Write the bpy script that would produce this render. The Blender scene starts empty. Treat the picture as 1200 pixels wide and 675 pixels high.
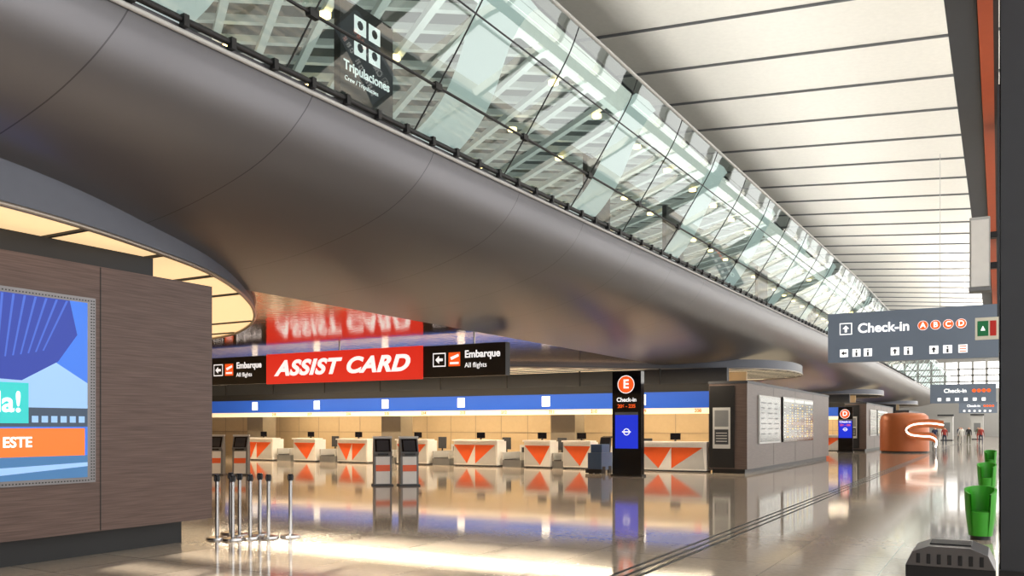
import bpy, math, random
from mathutils import Vector, Matrix
random.seed(4)
scene = bpy.context.scene
COL = scene.collection
scene.view_settings.view_transform = 'Standard'
scene.view_settings.look = 'None'

# ------------------------------------------------------------ materials
def lin(c):
    return tuple(((v/255)/12.92 if v/255 <= .04045 else ((v/255+.055)/1.055)**2.4) for v in c) + (1.0,)
MATS = {}
def pm(name, rgb, rough=.5, metal=0., emit=0., ergb=None, spec=.5, bump=None, coat=0.):
    if name in MATS: return MATS[name]
    m = bpy.data.materials.new(name); m.use_nodes = True
    nt = m.node_tree; b = nt.nodes['Principled BSDF']
    b.inputs['Base Color'].default_value = lin(rgb)
    b.inputs['Roughness'].default_value = rough
    b.inputs['Metallic'].default_value = metal
    b.inputs['Specular IOR Level'].default_value = spec
    b.inputs['Coat Weight'].default_value = coat
    if emit > 0:
        b.inputs['Emission Color'].default_value = lin(ergb or rgb)
        b.inputs['Emission Strength'].default_value = emit
    else:
        tc = nt.nodes.new('ShaderNodeTexCoord'); nz = nt.nodes.new('ShaderNodeTexNoise')
        nz.inputs['Scale'].default_value = 6
        nt.links.new(tc.outputs['Object'], nz.inputs['Vector'])
        mx = nt.nodes.new('ShaderNodeMixRGB'); mx.blend_type = 'MULTIPLY'; mx.inputs[0].default_value = .12
        mx.inputs[1].default_value = lin(rgb)
        nt.links.new(nz.outputs['Fac'], mx.inputs[2]); nt.links.new(mx.outputs[0], b.inputs['Base Color'])
    MATS[name] = m
    return m
def nodes_of(m): return m.node_tree.nodes, m.node_tree.links, m.node_tree.nodes['Principled BSDF']

def floor_mat():
    m = pm('polished_stone', (150,142,132), .06, spec=.9)
    N, L, b = nodes_of(m)
    tc = N.new('ShaderNodeTexCoord')
    br = N.new('ShaderNodeTexBrick'); br.offset = 0
    br.inputs['Scale'].default_value = 1; br.inputs['Brick Width'].default_value = 1.2
    br.inputs['Row Height'].default_value = 1.2; br.inputs['Mortar Size'].default_value = .006
    br.inputs['Color1'].default_value = lin((184,170,153)); br.inputs['Color2'].default_value = lin((172,158,142))
    br.inputs['Mortar'].default_value = lin((124,115,105))
    L.new(tc.outputs['Object'], br.inputs['Vector'])
    nz = N.new('ShaderNodeTexNoise'); nz.inputs['Scale'].default_value = 14; nz.inputs['Detail'].default_value = 6
    L.new(tc.outputs['Object'], nz.inputs['Vector'])
    mx = N.new('ShaderNodeMixRGB'); mx.blend_type = 'OVERLAY'; mx.inputs[0].default_value = .2
    L.new(br.outputs['Color'], mx.inputs[1]); L.new(nz.outputs['Fac'], mx.inputs[2])
    L.new(mx.outputs[0], b.inputs['Base Color'])
    n2 = N.new('ShaderNodeTexNoise'); n2.inputs['Scale'].default_value = .9
    L.new(tc.outputs['Object'], n2.inputs['Vector'])
    mr = N.new('ShaderNodeMapRange'); mr.inputs[3].default_value = .04; mr.inputs[4].default_value = .10
    L.new(n2.outputs['Fac'], mr.inputs[0]); L.new(mr.outputs[0], b.inputs['Roughness'])
    b.inputs['IOR'].default_value = 1.6
    return m
def wood_mat(name, c1, c2):
    m = pm(name, c1, .45)
    N, L, b = nodes_of(m)
    tc = N.new('ShaderNodeTexCoord'); mp = N.new('ShaderNodeMapping')
    mp.inputs['Scale'].default_value = (.6, .6, 22)
    nz = N.new('ShaderNodeTexNoise'); nz.inputs['Scale'].default_value = 3; nz.inputs['Detail'].default_value = 8
    L.new(tc.outputs['Object'], mp.inputs[0]); L.new(mp.outputs[0], nz.inputs['Vector'])
    cr = N.new('ShaderNodeValToRGB'); cr.color_ramp.elements[0].position = .3; cr.color_ramp.elements[1].position = .7
    cr.color_ramp.elements[0].color = lin(c1); cr.color_ramp.elements[1].color = lin(c2)
    L.new(nz.outputs['Fac'], cr.inputs[0]); L.new(cr.outputs[0], b.inputs['Base Color'])
    return m
def seam_mat(name, rgb, rough, metal, period, width, slant=0., dark=.45, wav=0):
    m = pm(name, rgb, rough, metal)
    N, L, b = nodes_of(m)
    tc = N.new('ShaderNodeTexCoord'); sp = N.new('ShaderNodeSeparateXYZ')
    L.new(tc.outputs['Object'], sp.inputs[0])
    a = N.new('ShaderNodeMath'); a.operation = 'MULTIPLY_ADD'; a.inputs[1].default_value = slant
    L.new(sp.outputs['Z'], a.inputs[0]); L.new(sp.outputs['Y'], a.inputs[2])
    d = N.new('ShaderNodeMath'); d.operation = 'DIVIDE'; d.inputs[1].default_value = period
    L.new(a.outputs[0], d.inputs[0])
    f = N.new('ShaderNodeMath'); f.operation = 'FRACT'; L.new(d.outputs[0], f.inputs[0])
    lt = N.new('ShaderNodeMath'); lt.operation = 'LESS_THAN'; lt.inputs[1].default_value = width/period
    L.new(f.outputs[0], lt.inputs[0])
    mx = N.new('ShaderNodeMixRGB'); mx.inputs[1].default_value = lin(rgb)
    mx.inputs[2].default_value = lin(tuple(int(v*dark) for v in rgb))
    L.new(lt.outputs[0], mx.inputs[0]); L.new(mx.outputs[0], b.inputs['Base Color'])
    if wav:
        nz = N.new('ShaderNodeTexNoise'); nz.inputs['Scale'].default_value = 4.5
        L.new(tc.outputs['Object'], nz.inputs['Vector'])
        bp = N.new('ShaderNodeBump'); bp.inputs['Strength'].default_value = wav; bp.inputs['Distance'].default_value = .02
        L.new(nz.outputs['Fac'], bp.inputs['Height']); L.new(bp.outputs[0], b.inputs['Normal'])
    return m
def glass_mat(name, tint, base, edge):
    m = bpy.data.materials.new(name); m.use_nodes = True
    N = m.node_tree.nodes; L = m.node_tree.links; N.clear()
    o = N.new('ShaderNodeOutputMaterial'); t = N.new('ShaderNodeBsdfTransparent'); g = N.new('ShaderNodeBsdfGlossy')
    t.inputs[0].default_value = lin(tint); g.inputs['Roughness'].default_value = .02
    g.inputs[0].default_value = (.92, .96, .95, 1)
    f = N.new('ShaderNodeLayerWeight'); f.inputs['Blend'].default_value = .5
    p = N.new('ShaderNodeMath'); p.operation = 'POWER'; p.inputs[1].default_value = 4
    L.new(f.outputs['Facing'], p.inputs[0])
    a = N.new('ShaderNodeMath'); a.operation = 'MULTIPLY_ADD'; a.inputs[1].default_value = edge; a.inputs[2].default_value = base
    L.new(p.outputs[0], a.inputs[0])
    mx = N.new('ShaderNodeMixShader'); L.new(a.outputs[0], mx.inputs[0]); L.new(t.outputs[0], mx.inputs[1])
    L.new(g.outputs[0], mx.inputs[2]); L.new(mx.outputs[0], o.inputs[0])
    return m

M_floor = floor_mat()
M_wood = wood_mat('brown_wood', (70,50,44), (98,76,68))
M_wood2 = wood_mat('grey_wood', (76,62,58), (98,84,78))
M_shell = seam_mat('satin_metal_shell', (112,111,115), .34, .7, 2.65, .018, -.5, .7)
M_soffit = seam_mat('glossy_soffit', (208,184,164), .10, .85, 1.4, .02, 0, .6, .22)
M_ceil = pm('ceiling_panel_white', (222,219,210), .6)
M_black = pm('matte_black', (16,16,19), .5)
M_blackgl = pm('gloss_black', (14,14,20), .12)
M_dark = pm('dark_grey', (50,52,58), .5)
M_grey = pm('mid_grey', (120,122,124), .5)
M_bluegrey = pm('fascia_bluegrey', (90,94,106), .4)
M_lgrey = pm('light_grey', (190,190,188), .4)
M_white = pm('white_laminate', (232,230,226), .4)
M_beige = pm('beige_wall', (190,168,134), .5)
M_stone = pm('stone_pillar', (130,120,104), .5)
M_orange = pm('orange_laminate', (238,98,42), .4)
M_orangebeam = pm('orange_paint', (196,88,46), .5)
M_red = pm('sign_red', (214,44,30), .4, emit=.75, ergb=(220,48,34))
M_bluestrip = pm('blue_fascia', (36,84,180), .35, emit=.4, ergb=(40,92,200))
M_blueled = pm('blue_screen', (20,40,190), .3, emit=.7, ergb=(30,56,220))
M_txt = pm('sign_white', (245,245,245), .5, emit=.9)
M_orl = pm('orange_light', (240,90,30), .5, emit=.8)
M_signblue = pm('sign_bluegrey', (108,120,136), .4, emit=.12)
M_warm = pm('luminous_ceiling', (255,226,176), .6, emit=.95, ergb=(255,218,164))
M_warm2 = pm('luminous_louvre', (250,236,210), .6, emit=.75, ergb=(250,228,190))
M_band = pm('number_band', (250,232,200), .6, emit=.7, ergb=(255,226,184))
M_lamp = pm('downlight_glow', (255,214,140), .5, emit=9, ergb=(255,216,140))
M_neon = pm('neon_white', (255,245,230), .5, emit=4)
M_steel = pm('steel', (190,190,192), .22, .95)
M_chrome = pm('perforated_steel', (120,118,120), .3, .8)
M_green = pm('green_plastic', (56,160,36), .4)
M_copper = pm('copper_panel', (186,104,60), .4, .25)
M_fin = pm('glow_white_fin', (232,238,238), .5, emit=.32, ergb=(222,232,234))  # light on the fins put into the material as emission, no lamp behind
M_lat = pm('lattice_white', (205,210,206), .5)
M_latbk = pm('lattice_backing', (84,90,90), .7)
M_glass = glass_mat('green_glass', (196,211,208), .13, .5)
M_rim = pm('rim_metal', (170,160,150), .3, .7)
M_skin = pm('skin', (196,150,124), .6)
M_hair = pm('hair', (40,30,26), .7)
M_cream = pm('cream_panel', (226,222,205), .5)
M_bluewrap = pm('blue_plastic', (70,100,140), .35)

# ------------------------------------------------------------ mesh builder
class MB:
    def __init__(s): s.v=[]; s.f=[]; s.m=[]; s.mats=[]; s.T=Matrix.Identity(4); s.sm=[]
    def mi(s, m):
        if m not in s.mats: s.mats.append(m)
        return s.mats.index(m)
    def add(s, vs, fs, m, smooth=False):
        o=len(s.v); s.v += [tuple(s.T @ Vector(p)) for p in vs]
        k=s.mi(m)
        for f in fs: s.f.append([i+o for i in f]); s.m.append(k); s.sm.append(smooth)
    def box(s,x0,x1,y0,y1,z0,z1,m):
        vs=[(x,y,z) for z in (z0,z1) for y in (y0,y1) for x in (x0,x1)]
        s.add(vs,[(0,2,3,1),(4,5,7,6),(0,1,5,4),(2,6,7,3),(0,4,6,2),(1,3,7,5)],m)
    def prism(s, pts, y0, y1, m, axis='y'):
        n=len(pts)
        if axis=='y': vs=[(a,y0,b) for a,b in pts]+[(a,y1,b) for a,b in pts]
        elif axis=='x': vs=[(y0,a,b) for a,b in pts]+[(y1,a,b) for a,b in pts]
        else: vs=[(a,b,y0) for a,b in pts]+[(a,b,y1) for a,b in pts]
        fs=[tuple(range(n)),tuple(range(2*n-1,n-1,-1))]+[(i,i+n,(i+1)%n+n,(i+1)%n) for i in range(n)]
        s.add(vs,fs,m)
    def cyl(s,x,y,z0,z1,r,m,r1=None,n=20):
        r1=r if r1 is None else r1
        vs=[(x+r*math.cos(2*math.pi*i/n),y+r*math.sin(2*math.pi*i/n),z0) for i in range(n)]
        vs+=[(x+r1*math.cos(2*math.pi*i/n),y+r1*math.sin(2*math.pi*i/n),z1) for i in range(n)]
        s.add(vs,[(i,(i+1)%n,(i+1)%n+n,i+n) for i in range(n)],m,True)
        s.add(vs,[tuple(range(n-1,-1,-1)),tuple(range(n,2*n))],m)
    def tube(s,pts,r,m,n=8):
        vs=[];P=[Vector(p) for p in pts]
        for i,p in enumerate(P):
            t=(P[min(i+1,len(P)-1)]-P[max(i-1,0)]).normalized()
            a=t.cross(Vector((0,0,1)))
            if a.length<.01: a=t.cross(Vector((1,0,0)))
            a.normalize(); b=t.cross(a)
            for k in range(n):
                q=p+a*r*math.cos(2*math.pi*k/n)+b*r*math.sin(2*math.pi*k/n); vs.append(tuple(q))
        fs=[(i*n+k,i*n+(k+1)%n,(i+1)*n+(k+1)%n,(i+1)*n+k) for i in range(len(P)-1) for k in range(n)]
        s.add(vs,fs,m,True)
    def grid(s,rows,m,smooth=True):
        n=len(rows[0]); vs=[p for r in rows for p in r]
        fs=[(i*n+k,i*n+k+1,(i+1)*n+k+1,(i+1)*n+k) for i in range(len(rows)-1) for k in range(n-1)]
        s.add(vs,fs,m,smooth)
    def disc(s,F,u,v,r,off,m,n=20):
        s.add([F(u+r*math.cos(2*math.pi*i/n),v+r*math.sin(2*math.pi*i/n),off) for i in range(n)],[tuple(range(n))],m)
    def flat(s,F,pts,off,m): s.add([F(a,b,off) for a,b in pts],[tuple(range(len(pts)))],m)
    def rect(s,F,u0,u1,v0,v1,off,m): s.flat(F,[(u0,v0),(u1,v0),(u1,v1),(u0,v1)],off,m)
    def build(s,name,parent=None,bevel=0):
        me=bpy.data.meshes.new(name); me.from_pydata(s.v,[],s.f)
        for m in s.mats: me.materials.append(m)
        me.polygons.foreach_set('material_index',s.m); me.polygons.foreach_set('use_smooth',s.sm)
        me.update()
        o=bpy.data.objects.new(name,me); COL.objects.link(o)
        if parent: o.parent=parent
        if bevel:
            b=o.modifiers.new('bevel','BEVEL'); b.width=bevel; b.segments=2; b.limit_method='ANGLE'
        return o
def FY(y): return lambda u,v,o: (u,y-o,v)
def FX(x): return lambda u,v,o: (x+o,u,v)
def text(body,size,loc,face,mat,parent,align='LEFT',name='lettering',shear=0,bold=0):
    c=bpy.data.curves.new(name,'FONT'); c.body=body; c.size=size; c.align_x=align; c.align_y='CENTER'
    c.shear=shear; c.offset=bold; c.extrude=.003; c.materials.append(mat)
    o=bpy.data.objects.new(name,c); COL.objects.link(o); o.location=loc
    o.rotation_euler=(math.pi/2,0,math.pi/2 if face=='X' else 0); o.parent=parent
    return o
def arrow(mb,F,u,v,s,off,m,d='L'):
    pts=[(-1,0),(0,.9),(0,.3),(1,.3),(1,-.3),(0,-.3),(0,-.9)]
    if d=='U': pts=[(-b,-a) for a,b in pts]
    mb.flat(F,[(u+a*s,v+b*s) for a,b in pts],off,m)
def catmull(P,n=8,closed=False):
    out=[];N=len(P)
    for i in range(N-1):
        p0=P[max(i-1,0)];p1=P[i];p2=P[i+1];p3=P[min(i+2,N-1)]
        for k in range(n):
            t=k/n
            out.append(tuple(.5*((2*b)+(-a+c)*t+(2*a-5*b+4*c-d)*t*t+(-a+3*b-3*c+d)*t**3) for a,b,c,d in zip(p0,p1,p2,p3)))
    out.append(tuple(P[-1])); return out

YE=172.
# ------------------------------------------------------------ room shell
mb=MB(); mb.box(-46,8,-13,YE+2,-.2,0,M_floor); mb.build('floor')
mb=MB()
for dx in (-.16,-.02,.12):
    mb.box(-3.7+dx,-3.7+dx+.045,-5,120,.0,.004,M_black)
mb.build('tactile_floor_strip')
def czf(x): 
    return 14.0+.085*min(max(-x-1.8,-8),14)
mb=MB(); P=3.5; y=-12.
while y<YE:
    xs=[8,4,-1.8,-6,-10,-15.8,-46]
    g=.05
    lo=[(x,y+g,czf(x)-.03) for x in xs]; hi=[(x,y+P,czf(x)+.05) for x in xs]
    mb.grid([lo,hi],M_ceil,False)
    mb.grid([[(a,b,c+.25) for a,b,c in lo],lo],M_grey,False)
    y+=P
mb.grid([[(x,-13,czf(x)+.4) for x in (8,-1.8,-15.8,-46)],[(x,YE+2,czf(x)+.4) for x in (8,-1.8,-15.8,-46)]],M_dark,False)
mb.build('ceiling')
mb=MB(); mb.box(-46.3,-46,-13,YE+2,0,16,M_grey); mb.build('wall_left')
mb=MB()
mb.box(6,6.3,-13,YE+2,0,.4,M_grey); mb.box(6,6.3,-13,YE+2,11.5,16,M_grey)
yy=-13
while yy<YE+2:
    mb.box(5.95,6.3,yy,yy+.25,.4,11.5,M_lgrey); yy+=3.5
for z in (3.5,6.5,9): mb.box(6,6.2,-13,YE+2,z,z+.12,M_lgrey)
mb.build('window_1')
mb=MB()
mb.box(-46,6,-13.2,-13,0,7.2,M_grey); mb.box(-46,6,-13.2,-13,9.9,16,M_grey)
mb.box(-46,-5.6,-13.2,-13,7.2,9.9,M_grey); mb.box(-.3,6,-13.2,-13,7.2,9.9,M_grey)
for z in (7.6,8.0,8.45,8.9,9.35): mb.box(-5.6,-.3,-13.2,-13,z,z+.16,M_lgrey)  # unseen slatted opening, added to shape the sun patch on the near floor
for x in (-4.2,-2.9,-1.6): mb.box(x,x+.1,-13.2,-13,7.2,9.9,M_lgrey)
mb.build('wall_back')
mb=MB()
mb.box(-46,8,YE,YE+.3,0,8.5,M_lgrey); mb.box(-46,8,YE,YE+.3,13.2,16,M_lgrey)
x=-46
while x<8: mb.box(x,x+.35,YE,YE+.3,8.5,13.2,M_lgrey); x+=2.2
for z in (9.6,10.7,11.8): mb.box(-46,8,YE,YE+.2,z,z+.25,M_lgrey)
mb.build('window_2')

# ------------------------------------------------------------ elevated walkway (bulging shell)
def bend(y):
    t=min(max((y-2)/42,0),1); return -.32+.8*t
PROF=[(-7.5,6.08),(-7.52,5.75),(-7.72,5.32),(-8.2,4.92),(-9.2,4.56),(-10.4,4.36),(-12.2,4.25)]
PR=catmull(PROF,6)
YS=[-12+1.5*i for i in range(int((130+12)/1.5)+1)]
walk=bpy.data.objects.new('elevated_walkway',None); COL.objects.link(walk)
def bx(x,y):
    w=min(max((x+12.2)/4,0),1); return x+bend(y)*w
mb=MB(); mb.grid([[(bx(x,y),y,z) for x,z in PR] for y in YS],M_shell)
mb.build('curved_shell',walk)
mb=MB(); mb.box(-46,-12.2,-12,130,4.25,4.4,M_soffit)
mb.box(-46,-8.2,-12,130,5.85,6.0,M_lgrey)
mb.build('soffit_slab',walk)
GP=catmull([(-7.5,6.12),(-7.1,6.76),(-6.66,7.5),(-6.32,8.12),(-6.15,8.6)],5)
mb=MB(); mb.grid([[(x+bend(y),y,z) for x,z in GP] for y in YS],M_glass); mb.build('curved_glass',walk)
mb=MB()
def line(x,z,r,m): mb.tube([(x+bend(y),y,z) for y in YS],r,m)
line(-7.46,6.12,.04,M_black); line(-7.48,6.0,.03,M_lgrey)
line(GP[5][0],GP[5][1],.022,M_black); line(GP[12][0],GP[12][1],.014,M_dark)
line(GP[-1][0],GP[-1][1],.035,M_lgrey)
y=-10.4
while y<118:
    mb.tube([(x+bend(y)+.005,y+.12*(z-6),z) for x,z in GP],.013,M_black,5)
    xx,zz=GP[5]; mb.box(xx+bend(y)-.04,xx+bend(y)+.04,y+.0,y+.16,zz-.05,zz+.05,M_black)
    y+=2.6
y=-10.
while y<90:
    b=bend(y); mb.box(-7.48+b,-7.40+b,y,y+.07,6.04,6.17,M_black); y+=.65
mb.build('rails_and_clamps',walk)
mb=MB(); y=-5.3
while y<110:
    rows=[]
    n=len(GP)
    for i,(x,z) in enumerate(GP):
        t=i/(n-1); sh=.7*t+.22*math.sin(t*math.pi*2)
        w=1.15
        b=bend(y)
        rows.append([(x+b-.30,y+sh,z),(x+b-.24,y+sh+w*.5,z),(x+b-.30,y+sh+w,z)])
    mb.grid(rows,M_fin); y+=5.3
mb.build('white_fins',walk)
mb=MB()
mb.box(-21,-9.1,-12,125,11.2,11.3,M_latbk)
mb.box(-21.2,-21,-12,125,6,11.3,M_latbk)
for fam in (1,-1):
    y=-26.
    while y<132:
        a=Vector((-9.2,y,0)); bb=Vector((-21,y+fam*8.5,0))
        d=(bb-a).normalized(); nrm=Vector((-d.y,d.x,0))*.085
        z0,z1=(10.5,10.6) if fam==1 else (10.8,10.9)
        q=[a-nrm,a+nrm,bb+nrm,bb-nrm]
        if min(a.y,bb.y)>-12 and max(a.y,bb.y)<126:
            mb.prism([(p.x,p.y) for p in q],z0,z1+.06,M_lat,'z')
        y+=1.25
mb.box(-9.3,-9.1,-12,125,10.4,11.3,M_lat)
mb.build('lattice_ceiling',walk)
mb=MB(); 
y=-6.
while y<110:
    for x in (-9.8,-12.4,-15.4):
        mb.cyl(x,y+random.uniform(-.3,.3),10.38,10.46,.13,M_lamp,n=12)
    y+=2.8
mb.build('downlights',walk)
def upper_panel(y,x,w,z1,label=False):
    mb=MB(); mb.box(x-.06,x+.06,y-w/2,y+w/2,6.0,z1,M_black)
    mb.box(x-.1,x+.1,y-w/2-.05,y+w/2+.05,6.0,6.08,M_dark)
    F=FX(x+.06)
    if label:
        for i in range(2):
            for j in range(2):
                mb.rect(F,y-.32+i*.34,y-.04+i*.34,7.60-j*.34+.02,7.88-j*.34,.004,M_txt)
                mb.disc(F,y-.18+i*.34,7.76-j*.34,.07,.008,M_black,8)
    o=mb.build('upper_level_sign',walk)
    if label: text('Tripulaciones',.2,(x+.07,y-.56,7.05),'X',M_txt,o,bold=.004)
    if label: text('Crew / Tripulacoes',.1,(x+.07,y-.54,6.86),'X',M_txt,o)
upper_panel(10.25,-8.45,1.25,8.05,True)
for y,w in ((18.4,1.3),(23.8,1.5),(34.4,1.6),(45,1.6)): upper_panel(y,-8.2,w,7.95)

# ------------------------------------------------------------ luminous canopies below the soffit
def canopy(name,pts,z,mat,y0,y1,closedfill,h=.5,rib=1.0):
    C=catmull(pts,8)
    mb=MB(); poly=C+closedfill
    mb.add([(a,b,z) for a,b in poly],[tuple(range(len(poly)))],mat)
    mb.grid([[(a,b,z-.05) for a,b in C],[(a,b,z+h) for a,b in C]],M_bluegrey)
    mb.tube([(a,b,z-.03) for a,b in C],.035,M_rim,6)
    P=poly; k=y0
    while k<y1:
        xs=[]
        for i in range(len(P)):
            a=P[i];b=P[(i+1)%len(P)]
            if (a[1]-k)*(b[1]-k)<0: xs.append(a[0]+(b[0]-a[0])*(k-a[1])/(b[1]-a[1]))
        xs.sort()
        for i in range(0,len(xs)-1,2): mb.box(xs[i]+.02,xs[i+1]-.05,k-.03,k+.03,z-.03,z+.01,M_dark)
        k+=rib
    return mb.build(name)
canopy('luminous_canopy',[(-8.95,-11.5),(-9.05,1),(-9.3,5.2),(-10.05,7.8),(-11.1,9.9),(-13.2,12.5),(-15.6,14.6),(-18.5,16.1),(-24,17),(-45.8,17)],
       4.13,M_warm,-10,17,[(-45.8,-11.5)],.5,1.5)
for i in range(3):
    o=32*i
    canopy('luminous_canopy',[(-45.5,26+o),(-22,27.3+o),(-17,30+o),(-13,33.4+o),(-10,34.8+o),(-8.3,36.2+o),(-7.7,38.6+o),(-8.2,42+o),(-10.2,44+o),(-14,44.6+o),(-45.5,44.6+o)],
       4.13,M_warm2,26.5+o,44+o,[],.35,.8)

# ------------------------------------------------------------ left wood kiosk with LED wall
mb=MB()
mb.box(-16,-10.1,-4,8.76,.35,3.77,M_wood)
mb.box(-15.8,-10.45,-3.8,8.5,0,.35,M_black)
mb.box(-15.8,-10.3,-3.8,7.9,3.77,4.06,M_black)
for yy in (6.95,): mb.box(-10.1,-10.095,yy,yy+.012,.36,3.76,M_black)
F=FX(-10.1)
mb.box(-10.1,-10.06,-1,6.86,.99,3.34,M_chrome)
for k in range(60):
    z=1.03+k*.0385
    for u in (6.80,6.835): mb.disc(F,u,z,.010,.044,M_black,6)
for k in range(90):
    u=3.2+k*.04
    for z in (3.30,1.02): mb.disc(F,u,z,.010,.044,M_black,6)
kiosk=mb.build('wood_clad_kiosk')
def emat(n,c,e): return pm(n,c,.4,emit=e)
S_sky=emat('scr_sky',(50,110,215),.5); S_sky2=emat('scr_cloud',(140,180,225),.5); S_bld=emat('scr_building',(26,52,150),.5)
S_lin=emat('scr_rib',(56,92,190),.5); S_teal=emat('scr_teal',(36,180,180),.6); S_or=emat('scr_orange',(230,104,30),.7)
S_road=emat('scr_road',(56,106,155),.5); S_car=emat('scr_dark',(50,68,90),.4)
mb=MB()
mb.box(-10.08,-10.05,-.9,6.74,1.06,3.27,M_blackgl)
F=FX(-10.05)
mb.rect(F,-.9,6.74,1.06,3.27,.001,S_sky)
mb.flat(F,[(3,1.9),(6.74,1.9),(6.74,2.25),(6.3,2.5),(5.8,2.4),(3,2.6)],.002,S_sky2)
dome=[(3,2.35),(5.9,2.25),(6.35,2.5),(6.6,2.85),(6.5,3.27),(3,3.27)]
mb.flat(F,dome,.003,S_bld)
for k in range(18):
    t=k/17; u0=4.2+2.25*t; u1=4.6+1.55*t
    mb.flat(F,[(u0,3.26),(u0+.03,3.26),(u1+.02,2.42+.2*t*t),(u1,2.42+.2*t*t)],.004,S_lin)
mb.rect(F,3,6.74,1.7,1.93,.003,S_car)
for k in range(6): mb.rect(F,6.02+k*.12,6.1+k*.12,1.75,1.83,.004,S_sky2)
mb.flat(F,[(5.9,1.93),(6.74,1.93),(6.74,1.97),(6.2,2.0)],.004,S_sky2)
mb.rect(F,3,5.98,1.74,2.22,.006,S_teal)
mb.rect(F,3,6.70,1.34,1.68,.006,S_or)
mb.rect(F,3,6.74,1.06,1.34,.003,S_road)
mb.flat(F,[(5.2,1.1),(6.74,1.2),(6.74,1.25),(5.2,1.2)],.005,S_sky2)
scr=mb.build('led_screen',kiosk)
text('hola!',.34,(-10.04,5.90,1.98),'X',M_txt,scr,'RIGHT',bold=.006)
text('DESTINO ESTE',.17,(-10.04,6.02,1.51),'X',M_txt,scr,'RIGHT',bold=.004)

# ------------------------------------------------------------ stanchions
def stanchion(x,y,h=.97):
    mb=MB(); mb.cyl(x,y,0,.03,.16,M_steel,.15); mb.cyl(x,y,.03,.05,.15,M_steel,.05)
    mb.cyl(x,y,.05,h-.1,.028,M_steel,n=14); mb.cyl(x,y,h-.1,h,.038,M_blackgl,n=14)
    for a in range(4):
        dx=math.cos(a*math.pi/2)*.04; dy=math.sin(a*math.pi/2)*.04
        mb.box(x+dx-.012,x+dx+.012,y+dy-.012,y+dy+.012,h-.085,h-.02,M_dark)
    return mb.build('queue_stanchion')
for x,y in ((-10.27,9.0),(-10.6,9.56),(-10.0,9.06),(-10.28,9.45),(-9.91,9.32),(-10.08,9.68),(-9.7,9.49),(-9.5,9.75)):
    stanchion(x,y)

# ------------------------------------------------------------ self-service kiosks
def ssk(x,y,rot):
    mb=MB(); mb.T=Matrix.Translation((x,y,0))@Matrix.Rotation(rot,4,'Z')
    mb.box(-.3,.3,-.25,.3,0,.04,M_dark)
    mb.prism([(-.2,.04),(.24,.04),(.24,1.0),(.12,1.36),(.0,1.36),(-.24,.95),(-.16,.85)],-.26,.26,M_grey,'x')
    mb.prism([(-.165,.06),(-.21,.06),(-.17,.84),(-.13,.84)],-.2,.2,M_white,'x')
    mb.prism([(-.208,.42),(-.212,.42),(-.186,.6),(-.18,.6)],-.2,.2,M_orange,'x')
    mb.prism([(-.225,.99),(-.245,.98),(-.02,1.34),(.0,1.345)],-.22,.22,M_blackgl,'x')
    mb.prism([(-.243,1.0),(-.246,1.0),(-.05,1.31),(-.047,1.31)],-.17,.17,M_dark,'x')
    mb.box(-.28,.28,-.02,.14,1.36,1.42,M_lgrey)
    mb.box(-.15,.15,-.26,-.2,.88,.93,M_black)
    mb.build('self_check_in_kiosk')
ssk(-15.5,19.6,.75); ssk(-14.82,19.95,.8); ssk(-24.0,21,.6); ssk(-23.2,21.4,.6)

# ------------------------------------------------------------ overhead banner
mb=MB(); YB=20.5
mb.box(-34,-11.9,YB,YB+.25,3.14,4.06,M_black)
for x in (-30,-24,-18,-13): mb.cyl(x,YB+.12,4.06,4.25,.03,M_steel,n=8)
F=FY(YB)
mb.box(-21.0,-14.7,YB-.05,YB,3.10,4.08,M_red)
for u0 in (-14.3,-23.5):
    mb.rect(F,u0-.05,u0+.4,3.44,3.84,.004,M_txt); mb.rect(F,u0-.02,u0+.37,3.47,3.81,.006,M_black)
    arrow(mb,F,u0+.17,3.64,.13,.008,M_txt)
    mb.rect(F,u0+.5,u0+.9,3.44,3.84,.004,M_orl)
    mb.flat(F,[(u0+.55,3.5),(u0+.85,3.5),(u0+.85,3.56),(u0+.55,3.56)],.007,M_txt)
    mb.flat(F,[(u0+.56,3.70),(u0+.60,3.62),(u0+.86,3.72),(u0+.84,3.79)],.007,M_txt)
ban=mb.build('overhead_banner_sign')
tt=text('ASSIST CARD',.72,(-17.9,YB-.055,3.58),'Y',M_txt,ban,'CENTER',shear=.3,bold=.03)
tt.data.space_character=1.08; tt.scale=(1.18,.92,1)
for u0 in (-13.25,-22.45):
    text('Embarque',.29,(u0,YB-.005,3.76),'Y',M_txt,ban,bold=.006)
    text('All flights',.2,(u0,YB-.005,3.45),'Y',M_txt,ban)

# ------------------------------------------------------------ check-in islands
def desk(x0,x1,y):
    w=x1-x0; mb=MB()
    mb.box(x0,x1,y,y+.75,.06,1.08,M_white); mb.box(x0+.05,x1-.05,y+.05,y+.7,0,.06,M_dark)
    mb.box(x0-.04,x1+.04,y-.08,y+.5,1.08,1.14,M_white)
    F=FY(y); n=max(1,round(w/1.1)); s=w/n
    for i in range(n):
        a=x0+i*s
        if i%2==0 or n==1:
            mb.flat(F,[(a+.02,.92),(a+s,.92),(a+s*.62,.12)],.006,M_orange)
            mb.flat(F,[(a+.02,.92),(a+s*.62,.12),(a+.02,.12)],.006,M_lgrey)
        else:
            mb.flat(F,[(a,.92),(a+s*.9,.92),(a,.12)],.006,M_orange)
            mb.flat(F,[(a+s*.9,.92),(a+s*.95,.12),(a,.12)],.006,M_lgrey)
    mb.box(x0+w*.5-.2,x0+w*.5+.2,y+.45,y+.49,1.2,1.45,M_blackgl); mb.box(x0+w*.5-.03,x0+w*.5+.03,y+.44,y+.5,1.08,1.22,M_black)
    mb.build('check_in_counter')
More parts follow.
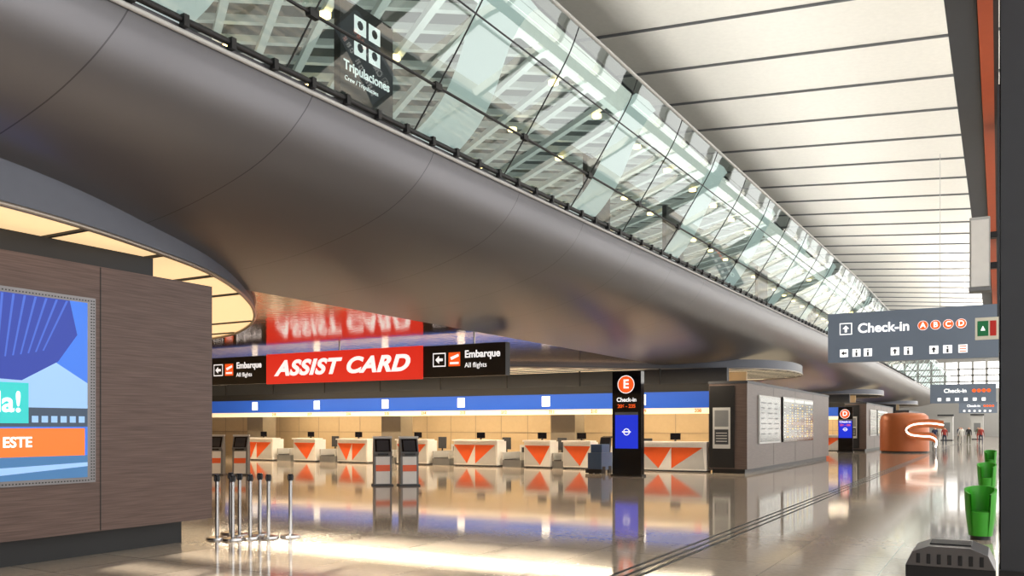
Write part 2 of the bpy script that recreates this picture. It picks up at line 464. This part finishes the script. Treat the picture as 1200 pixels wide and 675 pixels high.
def conveyor(x0,x1,y):
    mb=MB()
    mb.box(x0,x1,y+.1,y+1.6,0,.3,M_grey); mb.box(x0+.06,x1-.06,y+.12,y+1.6,.3,.33,M_black)
    mb.box(x0,x0+.06,y+.1,y+1.6,.3,.62,M_lgrey); mb.box(x1-.06,x1,y+.1,y+1.6,.3,.62,M_lgrey)
    mb.box(x0,x1,y+1.6,y+1.7,0,.9,M_lgrey); mb.box(x0+.1,x1-.1,y+1.585,y+1.6,.3,.8,M_black)
    mb.build('baggage_conveyor')
def chair(x,y):
    mb=MB(); mb.cyl(x,y,.06,.46,.03,M_steel,n=10)
    for k in range(5):
        a=k*2*math.pi/5; mb.tube([(x,y,.08),(x+.27*math.cos(a),y+.27*math.sin(a),.05)],.02,M_black,6); mb.cyl(x+.27*math.cos(a),y+.27*math.sin(a),0,.05,.025,M_black,n=8)
    mb.box(x-.24,x+.24,y-.24,y+.24,.46,.54,M_dark); mb.box(x-.03,x+.03,y+.22,y+.27,.5,.8,M_black)
    mb.box(x-.22,x+.22,y+.22,y+.28,.68,1.22,M_dark); mb.build('office_chair',bevel=.02)
MY=pm('board_text',(220,190,90),.5,emit=.6)
MW=pm('board_text_white',(200,206,200),.5,emit=.5)
M_bface=pm('board_face',(74,84,84),.15)
def island(o,full):
    y=31+o
    D=[(-12.1,-9.4),(-15.3,-14.1),(-17.1,-15.9),(-20.6,-18.4),(-23.7,-22),(-27.2,-25.4),(-30,-28.6),(-33.6,-31.4),(-38,-36)]
    if not full: D=D[:4]
    for a,b in D: desk(a,b,y)
    for a,b in ((-13.9,-13.3),(-15.84,-15.36),(-18.2,-17.3),(-21.8,-20.9),(-24.7,-23.9),(-28.4,-27.4),(-31.2,-30.3))[:7 if full else 3]: conveyor(a,b,y)
    if full:
        for x in (-12.6,-16.5,-19.3,-22.8,-26.4,-29.4): chair(x,y+2.1)
    mb=MB(); yf=y+2
    mb.box(-45,-9.36,yf,yf+.4,2.45,3.1,M_bluestrip); mb.box(-45,-9.36,yf-.02,yf+.5,3.1,3.42,M_black)
    mb.box(-45,-9.36,yf+.05,yf+.4,2.22,2.45,M_band); mb.box(-45,-9.36,yf+.6,yf+.9,3.4,4.05,M_dark)
    for q in range(9): mb.cyl(-12-q*3.6,yf+.2,3.42,4.06,.04,M_black,n=8)
    F=FY(yf)
    x=-10.6; k=1
    while x>-44:
        if k%2==0: mb.rect(F,x-.12,x+.28,2.58,3.02,.01,M_txt)
        x-=2.2; k+=1
    f=mb.build('check_in_fascia')
    if full:
        for k,x in enumerate((-10.5,-12.8,-15,-17,-19.4,-21.6,-23.8,-26,-28.4,-31,-33.5)):
            text(str(208+k),.19,(x,yf+.03,2.335),'Y',M_orl,f,bold=.004)
    mb=MB(); mb.box(-45,-9.36,y+5.6,y+5.8,0,4.05,M_beige)
    x=-44
    while x<-9.5: mb.box(x,x+.02,y+5.59,y+5.6,0,3,M_stone); x+=1.5
    mb.box(-45,-9.36,y+5.58,y+5.6,1.4,1.42,M_stone)
    mb.build('wall_check_in')
    for x in (-16.9,-26.5,-36):
        mb=MB(); mb.box(x-.6,x+.6,y+3.2,y+4.2,0,4.04,M_stone); mb.box(x-.63,x+.63,y+3.17,y+4.23,0,.12,M_dark); mb.build('pillar')
    mb=MB()
    mb.box(-9.3,-7.9,y,y+17,.15,3.35,M_wood2); mb.box(-9.2,-8.0,y+.08,y+16.9,0,.15,M_black)
    mb.box(-9.32,-7.88,y-.02,y+17.02,3.27,3.37,M_dark)
    mb.box(-9.28,-8.35,y-.03,y,.2,3.2,M_black)
    for yy in (4.2,8.4,12.6): mb.box(-7.9,-7.895,y+yy,y+yy+.02,.16,3.26,M_black)
    b=mb.build('wood_clad_block')
    mb=MB(); mb.box(-7.9,-7.84,y+1.6,y+5.2,1.05,2.9,M_lgrey)
    F=FX(-7.84); mb.rect(F,y+1.68,y+5.12,1.12,2.83,.003,M_bface)
    for k in range(7):
        for q in range(3):
            mb.rect(F,y+1.85+q*1.1,y+2.3+q*1.1+random.uniform(0,.4),2.6-k*.2,2.64-k*.2,.006,M_grey)
    mb.build('notice_board',b)
    mb=MB(); mb.box(-7.9,-7.82,y+5.6,y+12.2,1.05,2.95,M_blackgl); F=FX(-7.82)
    for c in range(3):
        mb.rect(F,y+5.75+c*2.15,y+7.75+c*2.15,1.12,2.88,.002,M_bface)
        mb.rect(F,y+5.75+c*2.15,y+7.75+c*2.15,2.76,2.88,.003,MW)
        for r in range(13):
            z=2.62-r*.115; u=y+5.8+c*2.15
            for q in range(4):
                if random.random()<.8: mb.rect(F,u+q*.5,u+q*.5+random.uniform(.12,.34),z,z+.04,.004,MY if q%2 else MW)
    mb.build('flight_board',b)
    mb=MB(); F=FY(y-.03); mb.rect(F,-9.15,-8.5,.9,2.4,.005,M_lgrey); mb.rect(F,-9.08,-8.57,1.7,2.3,.008,M_grey)
    mb.rect(F,-9.08,-8.57,1.05,1.6,.008,M_dark)
    for z in (1.15,1.25,1.35,1.45): mb.rect(F,-9.03,-8.62,z,z+.03,.011,M_lgrey)
    mb.build('notice_poster',b)
island(0,True); island(32,False); island(64,False)

def totem(x,y,letter,h=3.6,w=1.05):
    mb=MB(); mb.box(x-w/2,x+w/2,y,y+.3,.06,h,M_blackgl); mb.box(x-w/2-.05,x+w/2+.05,y-.05,y+.35,0,.06,M_black)
    F=FY(y); mb.disc(F,x-.02,h-.45,.31,.006,M_txt,32); mb.disc(F,x-.02,h-.45,.285,.009,M_orl,32)
    mb.rect(F,x-.42,x+.42,.95,2.1,.006,M_blueled); mb.rect(F,x-.42,x+.42,2.1,2.2,.006,M_grey)
    mb.disc(F,x,1.52,.12,.009,M_txt,20); mb.disc(F,x,1.52,.09,.012,M_blueled,20); mb.rect(F,x-.16,x+.16,1.5,1.54,.014,M_txt)
    o=mb.build('check_in_zone_totem')
    text(letter,.42,(x-.02,y-.012,h-.45),'Y',M_txt,o,'CENTER',bold=.012)
    text('Check-in',.2,(x,y-.01,h-.98),'Y',M_txt,o,'CENTER',bold=.004)
    text('206 - 235',.17,(x,y-.01,h-1.2),'Y',M_orl,o,'CENTER',bold=.004)
totem(-11.1,27.4,'E'); totem(-8.9,60.5,'D',3.0,.9); totem(-8.9,92,'C',3.0,.9)

mb=MB(); x,y=-12.75,28.9
mb.box(x-.27,x+.27,y-.5,y+.5,.12,.75,M_bluewrap); mb.box(x-.22,x+.22,y-.35,y+.35,.75,1.05,M_bluewrap)
mb.prism([(y+.3,.75),(y+.5,.75),(y+.6,1.25),(y+.5,1.3)],x-.2,x+.2,M_dark,'x')
for a in (-.28,.22):
    mb.box(x+a,x+a+.06,y-.4,y-.15,0,.25,M_black); mb.box(x+a,x+a+.06,y+.15,y+.4,0,.25,M_black)
mb.box(x-.32,x+.32,y-.6,y-.5,.02,.16,M_black); mb.tube([(x-.2,y+.55,1.28),(x-.2,y+.75,1.32),(x+.2,y+.75,1.32),(x+.2,y+.55,1.28)],.02,M_black)
mb.build('floor_scrubber',bevel=.04)

# ------------------------------------------------------------ right side
def column(y0,w=.5):
    mb=MB(); mb.box(.02,.02+w,y0,y0+.5,0,13.8,M_dark); mb.box(.0,.04+w,y0-.02,y0+.52,0,.15,M_black)
    mb.box(.02-.012,.02,y0+.1,y0+.4,.15,6.6,M_blackgl)
    mb.build('steel_column')
for y in (10.6,15.9,26,36,46,60,80,100): column(y)
mb=MB()
mb.box(-.56,-.23,6,52,6.7,7.5,pm('beam_slate',(70,76,84),.5)); mb.box(-.22,-.06,6,52,6.66,7.1,M_orangebeam)
mb.box(-.06,.0,6,52,6.72,7.4,M_black)
mb.build('facade_beam')
mb=MB(); mb.box(-.42,-.12,16.0,16.25,3.95,5.15,M_lgrey); mb.box(-.40,-.14,15.97,16.0,4.0,5.1,M_white)
mb.box(-.43,-.11,15.98,16.27,3.93,4.0,M_grey); mb.box(-.12,.0,16.05,16.2,4.3,4.4,M_dark); mb.box(-.12,.0,16.05,16.2,4.8,4.9,M_dark)
mb.build('wall_loudspeaker',bevel=.01)
mb=MB(); YS1=15.5
mb.box(-2.56,.0,YS1,YS1+.16,2.8,3.64,M_signblue); mb.box(0,.1,YS1,15.88,2.9,3.5,M_dark)
F=FY(YS1)
mb.rect(F,-2.37,-2.17,3.27,3.47,.004,M_txt); mb.rect(F,-2.355,-2.185,3.285,3.455,.006,M_signblue); arrow(mb,F,-2.27,3.37,.06,.008,M_txt,'U')
for k,L in enumerate('ABCD'):
    u=-1.08+k*.185; mb.disc(F,u,3.36,.078,.004,M_txt,24); mb.disc(F,u,3.36,.072,.006,M_orl,24)
for u,t in ((-2.3,'L'),(-2.1,'i'),(-1.92,'i'),(-1.5,'U'),(-1.3,'i'),(-.92,'U'),(-.72,'i'),(-.5,'w')):
    mb.rect(F,u-.065,u+.065,2.89,3.02,.004,M_txt)
    if t in 'LU': arrow(mb,F,u,2.955,.045,.008,M_dark,t)
    elif t=='i': mb.disc(F,u,2.99,.016,.008,M_dark,8); mb.rect(F,u-.016,u+.016,2.9,2.965,.008,M_dark)
    else:
        for q in range(3): mb.rect(F,u-.05,u+.05,2.905+q*.04,2.92+q*.04,.008,M_orl)
o=mb.build('hanging_check_in_sign')
text('Check-in',.22,(-2.08,YS1-.01,3.36),'Y',M_txt,o,bold=.005)
for k,L in enumerate('ABCD'): text(L,.12,(-1.08+k*.185,YS1-.012,3.36),'Y',M_txt,o,'CENTER',bold=.003)
mb=MB(); mb.box(-.3,.0,14.2,14.26,2.97,3.29,M_cream); F=FY(14.2)
mb.rect(F,-.27,-.13,3.02,3.24,.003,pm('exit_green',(20,120,70),.5)); mb.rect(F,-.11,-.03,3.02,3.24,.003,pm('exit_red',(200,40,30),.5))
mb.flat(F,[(-.23,3.1),(-.2,3.17),(-.17,3.1)],.005,M_txt); mb.box(-.02,.02,14.24,14.3,3.2,6.66,M_dark)
mb.build('emergency_exit_sign')
def farsign(x0,x1,y,z0,z1,lab):
    mb=MB(); mb.box(x0,x1,y,y+.16,z0,z1,M_signblue); mb.cyl(x0+.4,y+.08,z1,czf(x0)-.05,.012,M_lgrey,n=6); mb.cyl(x1-.4,y+.08,z1,czf(x1)-.05,.012,M_lgrey,n=6)
    F=FY(y)
    for k in range(4): mb.disc(F,x0+1.75+k*.19,z1-.3,.08,.004,M_orl,16)
    for k in range(6): mb.rect(F,x0+.3+k*.35,x0+.45+k*.35,z0+.1,z0+.24,.004,M_txt)
    o=mb.build('hanging_check_in_sign'); text(lab,.25,(x0+.55,y-.01,z1-.3),'Y',M_txt,o,bold=.006)
farsign(-2.7,-.1,43,2.75,3.6,'Check-in'); farsign(-2.7,-.1,75,2.75,3.6,'Check-in')

def green_seat(x,y,s=.85):
    mb=MB(); n=20
    rows_o=[];rows_i=[]
    for k,(r,z) in enumerate(((.19,.06),(.22,.25),(.24,.42),(.25,.6),(.26,.80))):
        A=[math.radians(-50)+math.radians(280)*i/n for i in range(n+1)]
        hz=[z if k<3 else .42+(z-.42)*(.55+.45*abs(math.sin((a+math.pi/2)/2))) for a in A]
        rows_o.append([(x+s*r*math.cos(a),y+s*r*math.sin(a),h) for a,h in zip(A,hz)])
        rows_i.append([(x+s*(r-.04)*math.cos(a),y+s*(r-.04)*math.sin(a),h) for a,h in zip(A,hz)])
    mb.grid(rows_o,M_green); mb.grid(rows_i,M_green); mb.grid([rows_o[-1],rows_i[-1]],M_green)
    mb.cyl(x,y,.06,.42,.185*s,M_green,.215*s); mb.cyl(x,y,0,.06,.16*s,M_black)
    mb.build('green_tub_chair')
for x,y in ((-.24,14.7),(-.26,24.5),(-.28,38.)): green_seat(x,y)

mb=MB(); x,y=-.34,7.9
mb.prism([(x-.28,0),(x+.28,0),(x+.32,.50),(x+.32,.58),(x-.32,.58),(x-.32,.50)],y-.28,y+.28,M_black)
mb.prism([(x-.32,.58),(x+.32,.58),(x+.27,.69),(x+.15,.74),(x-.15,.74),(x-.27,.69)],y-.29,y+.29,M_chrome)
mb.box(x-.15,x+.15,y-.15,y+.15,.735,.75,M_black)
for k in range(7): mb.box(x-.24+k*.075,x-.21+k*.075,y-.295,y-.288,.6,.68,M_black)
mb.box(x-.2,x+.2,y-.295,y-.28,.3,.45,M_dark)
mb.build('litter_bin',bevel=.02)

# copper cafe drum with neon
mb=MB(); cx,cy,r=-5.45,62.2,1.5
n=40; pts=[(cx+r*math.cos(2*math.pi*i/n),cy+r*math.sin(2*math.pi*i/n)) for i in range(n+1)]
mb.grid([[(a,b,.1) for a,b in pts],[(a,b,2.1) for a,b in pts],[(cx+(a-cx)*.95,cy+(b-cy)*.95,2.4) for a,b in pts],[(cx+(a-cx)*.8,cy+(b-cy)*.8,2.58) for a,b in pts],[(cx+(a-cx)*.01,cy+(b-cy)*.01,2.65) for a,b in pts]],M_copper)
mb.cyl(cx,cy,0,.1,r-.08,M_black,n=32)
mb.build('copper_pavilion')
mb=MB(); yn=59.9
cur=catmull([(-3.0,yn,1.80),(-3.6,yn,1.9),(-4.2,yn,1.9),(-4.8,yn,1.8),(-5.15,yn,1.5),(-4.9,yn,1.2),(-4.3,yn,1.1),(-3.7,yn,1.05),(-3.4,yn,.8),(-3.45,yn,.4)],8)
mb.tube(cur,.045,M_neon)
mb.grid([[(a,b+.06,c-.26) for a,b,c in cur],[(a,b+.06,c+.26) for a,b,c in cur]],M_copper)
mb.grid([[(a,b+.06,c+.26) for a,b,c in cur],[(a,b+.3,c+.26) for a,b,c in cur]],M_copper)
mb.tube([(-3.45,yn+.06,.4),(-3.45,yn+.06,0)],.05,M_steel)
mb.build('neon_ribbon_sculpture')
for x0,x1,y,h in ((-6.5,-4.9,118,3),(-3.2,-1.8,130,3.2),(2.5,4.9,118,3)):
    mb=MB(); mb.box(x0,x1,y,y+2,.1,h,M_lgrey); mb.box(x0+.05,x1-.05,y+.05,y+1.9,0,.1,M_dark); mb.box(x0-.1,x1+.1,y-.2,y+2.1,h,h+.2,M_dark)
    mb.rect(FY(y),x0+.3,x1-.3,1,2.2,.01,M_grey); mb.build('concession_stand')

# ------------------------------------------------------------ distant people
def person(x,y,rot,step,top,legs):
    J=[(0,0,.95),(0,0,1.18),(0,0,1.40),(0,0,1.52),(0,-.01,1.64),
       (.10,0,.90),(.11,-step*.5,.5),(.11,-step*.2,.08),(.11,-step*.2-.14,.04),
       (-.10,0,.90),(-.11,step*.4,.5),(-.11,step*.9,.10),(-.11,step*.9-.14,.04),
       (.19,0,1.38),(.24,.05,1.1),(.25,-.06,.85),(.25,-.09,.77),(-.19,0,1.38),(-.24,-.03,1.1),(-.25,-.12,.86),(-.25,-.16,.78)]
    E=[(0,1),(1,2),(2,3),(3,4),(0,5),(5,6),(6,7),(7,8),(0,9),(9,10),(10,11),(11,12),(2,13),(13,14),(14,15),(15,16),(2,17),(17,18),(18,19),(19,20)]
    R=[.15,.14,.16,.06,.10,.10,.07,.045,.04,.10,.07,.045,.04,.07,.05,.035,.03,.07,.05,.035,.03]
    me=bpy.data.meshes.new('person'); me.from_pydata(J,E,[]); o=bpy.data.objects.new('person',me); COL.objects.link(o)
    o.location=(x,y,0); o.rotation_euler=(0,0,rot)
    s=o.modifiers.new('skin','SKIN')
    for i,v in enumerate(me.skin_vertices[0].data): v.radius=(R[i],R[i]*.75)
    me.skin_vertices[0].data[0].use_root=True
    su=o.modifiers.new('sub','SUBSURF'); su.levels=1; su.render_levels=1
    dg=bpy.context.evaluated_depsgraph_get(); nm=bpy.data.meshes.new_from_object(o.evaluated_get(dg))
    o.modifiers.clear(); o.data=nm; nm.materials.clear()
    for m in (M_skin,top,legs,M_hair): nm.materials.append(m)
    for p in nm.polygons:
        c=p.center; p.use_smooth=True
        p.material_index = 3 if (c.z>1.66 or (c.z>1.56 and c.y>.03)) else 0 if c.z>1.47 or (abs(c.x)>.2 and c.z<.87) else 1 if c.z>.96 or abs(c.x)>.19 else 2
C=[pm('cloth_navy',(36,44,70),.8),pm('cloth_red',(150,50,44),.8),pm('cloth_white',(210,208,202),.8),pm('cloth_black',(28,28,30),.8),pm('cloth_olive',(90,92,70),.8)]
for i,(x,y,r,s) in enumerate(((-4.9,84,.4,.25),(-4.2,85.2,3.3,.2),(-3.1,92,0,.3),(-2.5,92.8,.2,.2),(-1.9,104,3.0,.3),(-3.9,110,.5,.15),(-1.4,88,.1,.25),(-5.4,100,2.8,.2))):
    person(x,y,r,s,C[i%5],C[(i*2+3)%5])

# ------------------------------------------------------------ lights
def area(name,loc,sx,sy,power,color,rot=(0,0,0),portal=False):
    l=bpy.data.lights.new(name,'AREA'); l.shape='RECTANGLE'; l.size=sx; l.size_y=sy; l.energy=power; l.color=color
    o=bpy.data.objects.new(name,l); COL.objects.link(o); o.location=loc; o.rotation_euler=rot
    if portal: l.cycles.is_portal=True
    return o
UP=(math.pi,0,0)
area('ceiling_fill',(3.0,30,7.7),1.5,70,1900,(1,.98,.94),UP)  # added fill lamps without fittings, unseen from below, to brighten the hall ceiling
area('ceiling_fill',(-8.2,30,8.4),1.2,70,2200,(1,.98,.94),UP)
area('ceiling_fill',(2.0,105,7.7),1.5,80,14000,(1,.99,.97),UP)  # stronger added fill to whiten the far ceiling
area('mezzanine_fill',(-14,35,6.3),8,90,2300,(1,1,.97),UP)  # added fill with no fitting, brightens the lattice seen through the glass
area('counter_light',(-22,30.4,4.0),26,.3,1400,(1,.82,.58))
area('counter_light',(-22,35.0,2.9),26,.4,800,(1,.80,.52))
area('counter_light',(-13,62.4,4.0),8,.3,450,(1,.82,.58))
area('counter_light',(-13,67.0,2.9),8,.4,300,(1,.80,.52))
area('daylight_portal',(6.4,80,6),11,185,1,(1,1,1),(0,math.radians(90),0),True)
sun=bpy.data.lights.new('sun','SUN'); sun.energy=15; sun.angle=.008; sun.color=(1,.92,.78)
so=bpy.data.objects.new('sun',sun); COL.objects.link(so)
so.rotation_euler=Vector((-.19,1,-.42)).to_track_quat('-Z','Y').to_euler()
w=bpy.data.worlds.new('World'); scene.world=w; w.use_nodes=True
bg=w.node_tree.nodes['Background']; bg.inputs[0].default_value=(1,.98,.95,1); bg.inputs[1].default_value=3.0

# ------------------------------------------------------------ camera
cam=bpy.data.cameras.new('camera'); co=bpy.data.objects.new('camera',cam); COL.objects.link(co)
cam.sensor_width=36; cam.lens=30.; cam.shift_y=162.5/1200; cam.clip_end=500
co.location=(0,0,1.7); co.rotation_euler=(math.pi/2,0,math.radians(29.7))
scene.camera=co
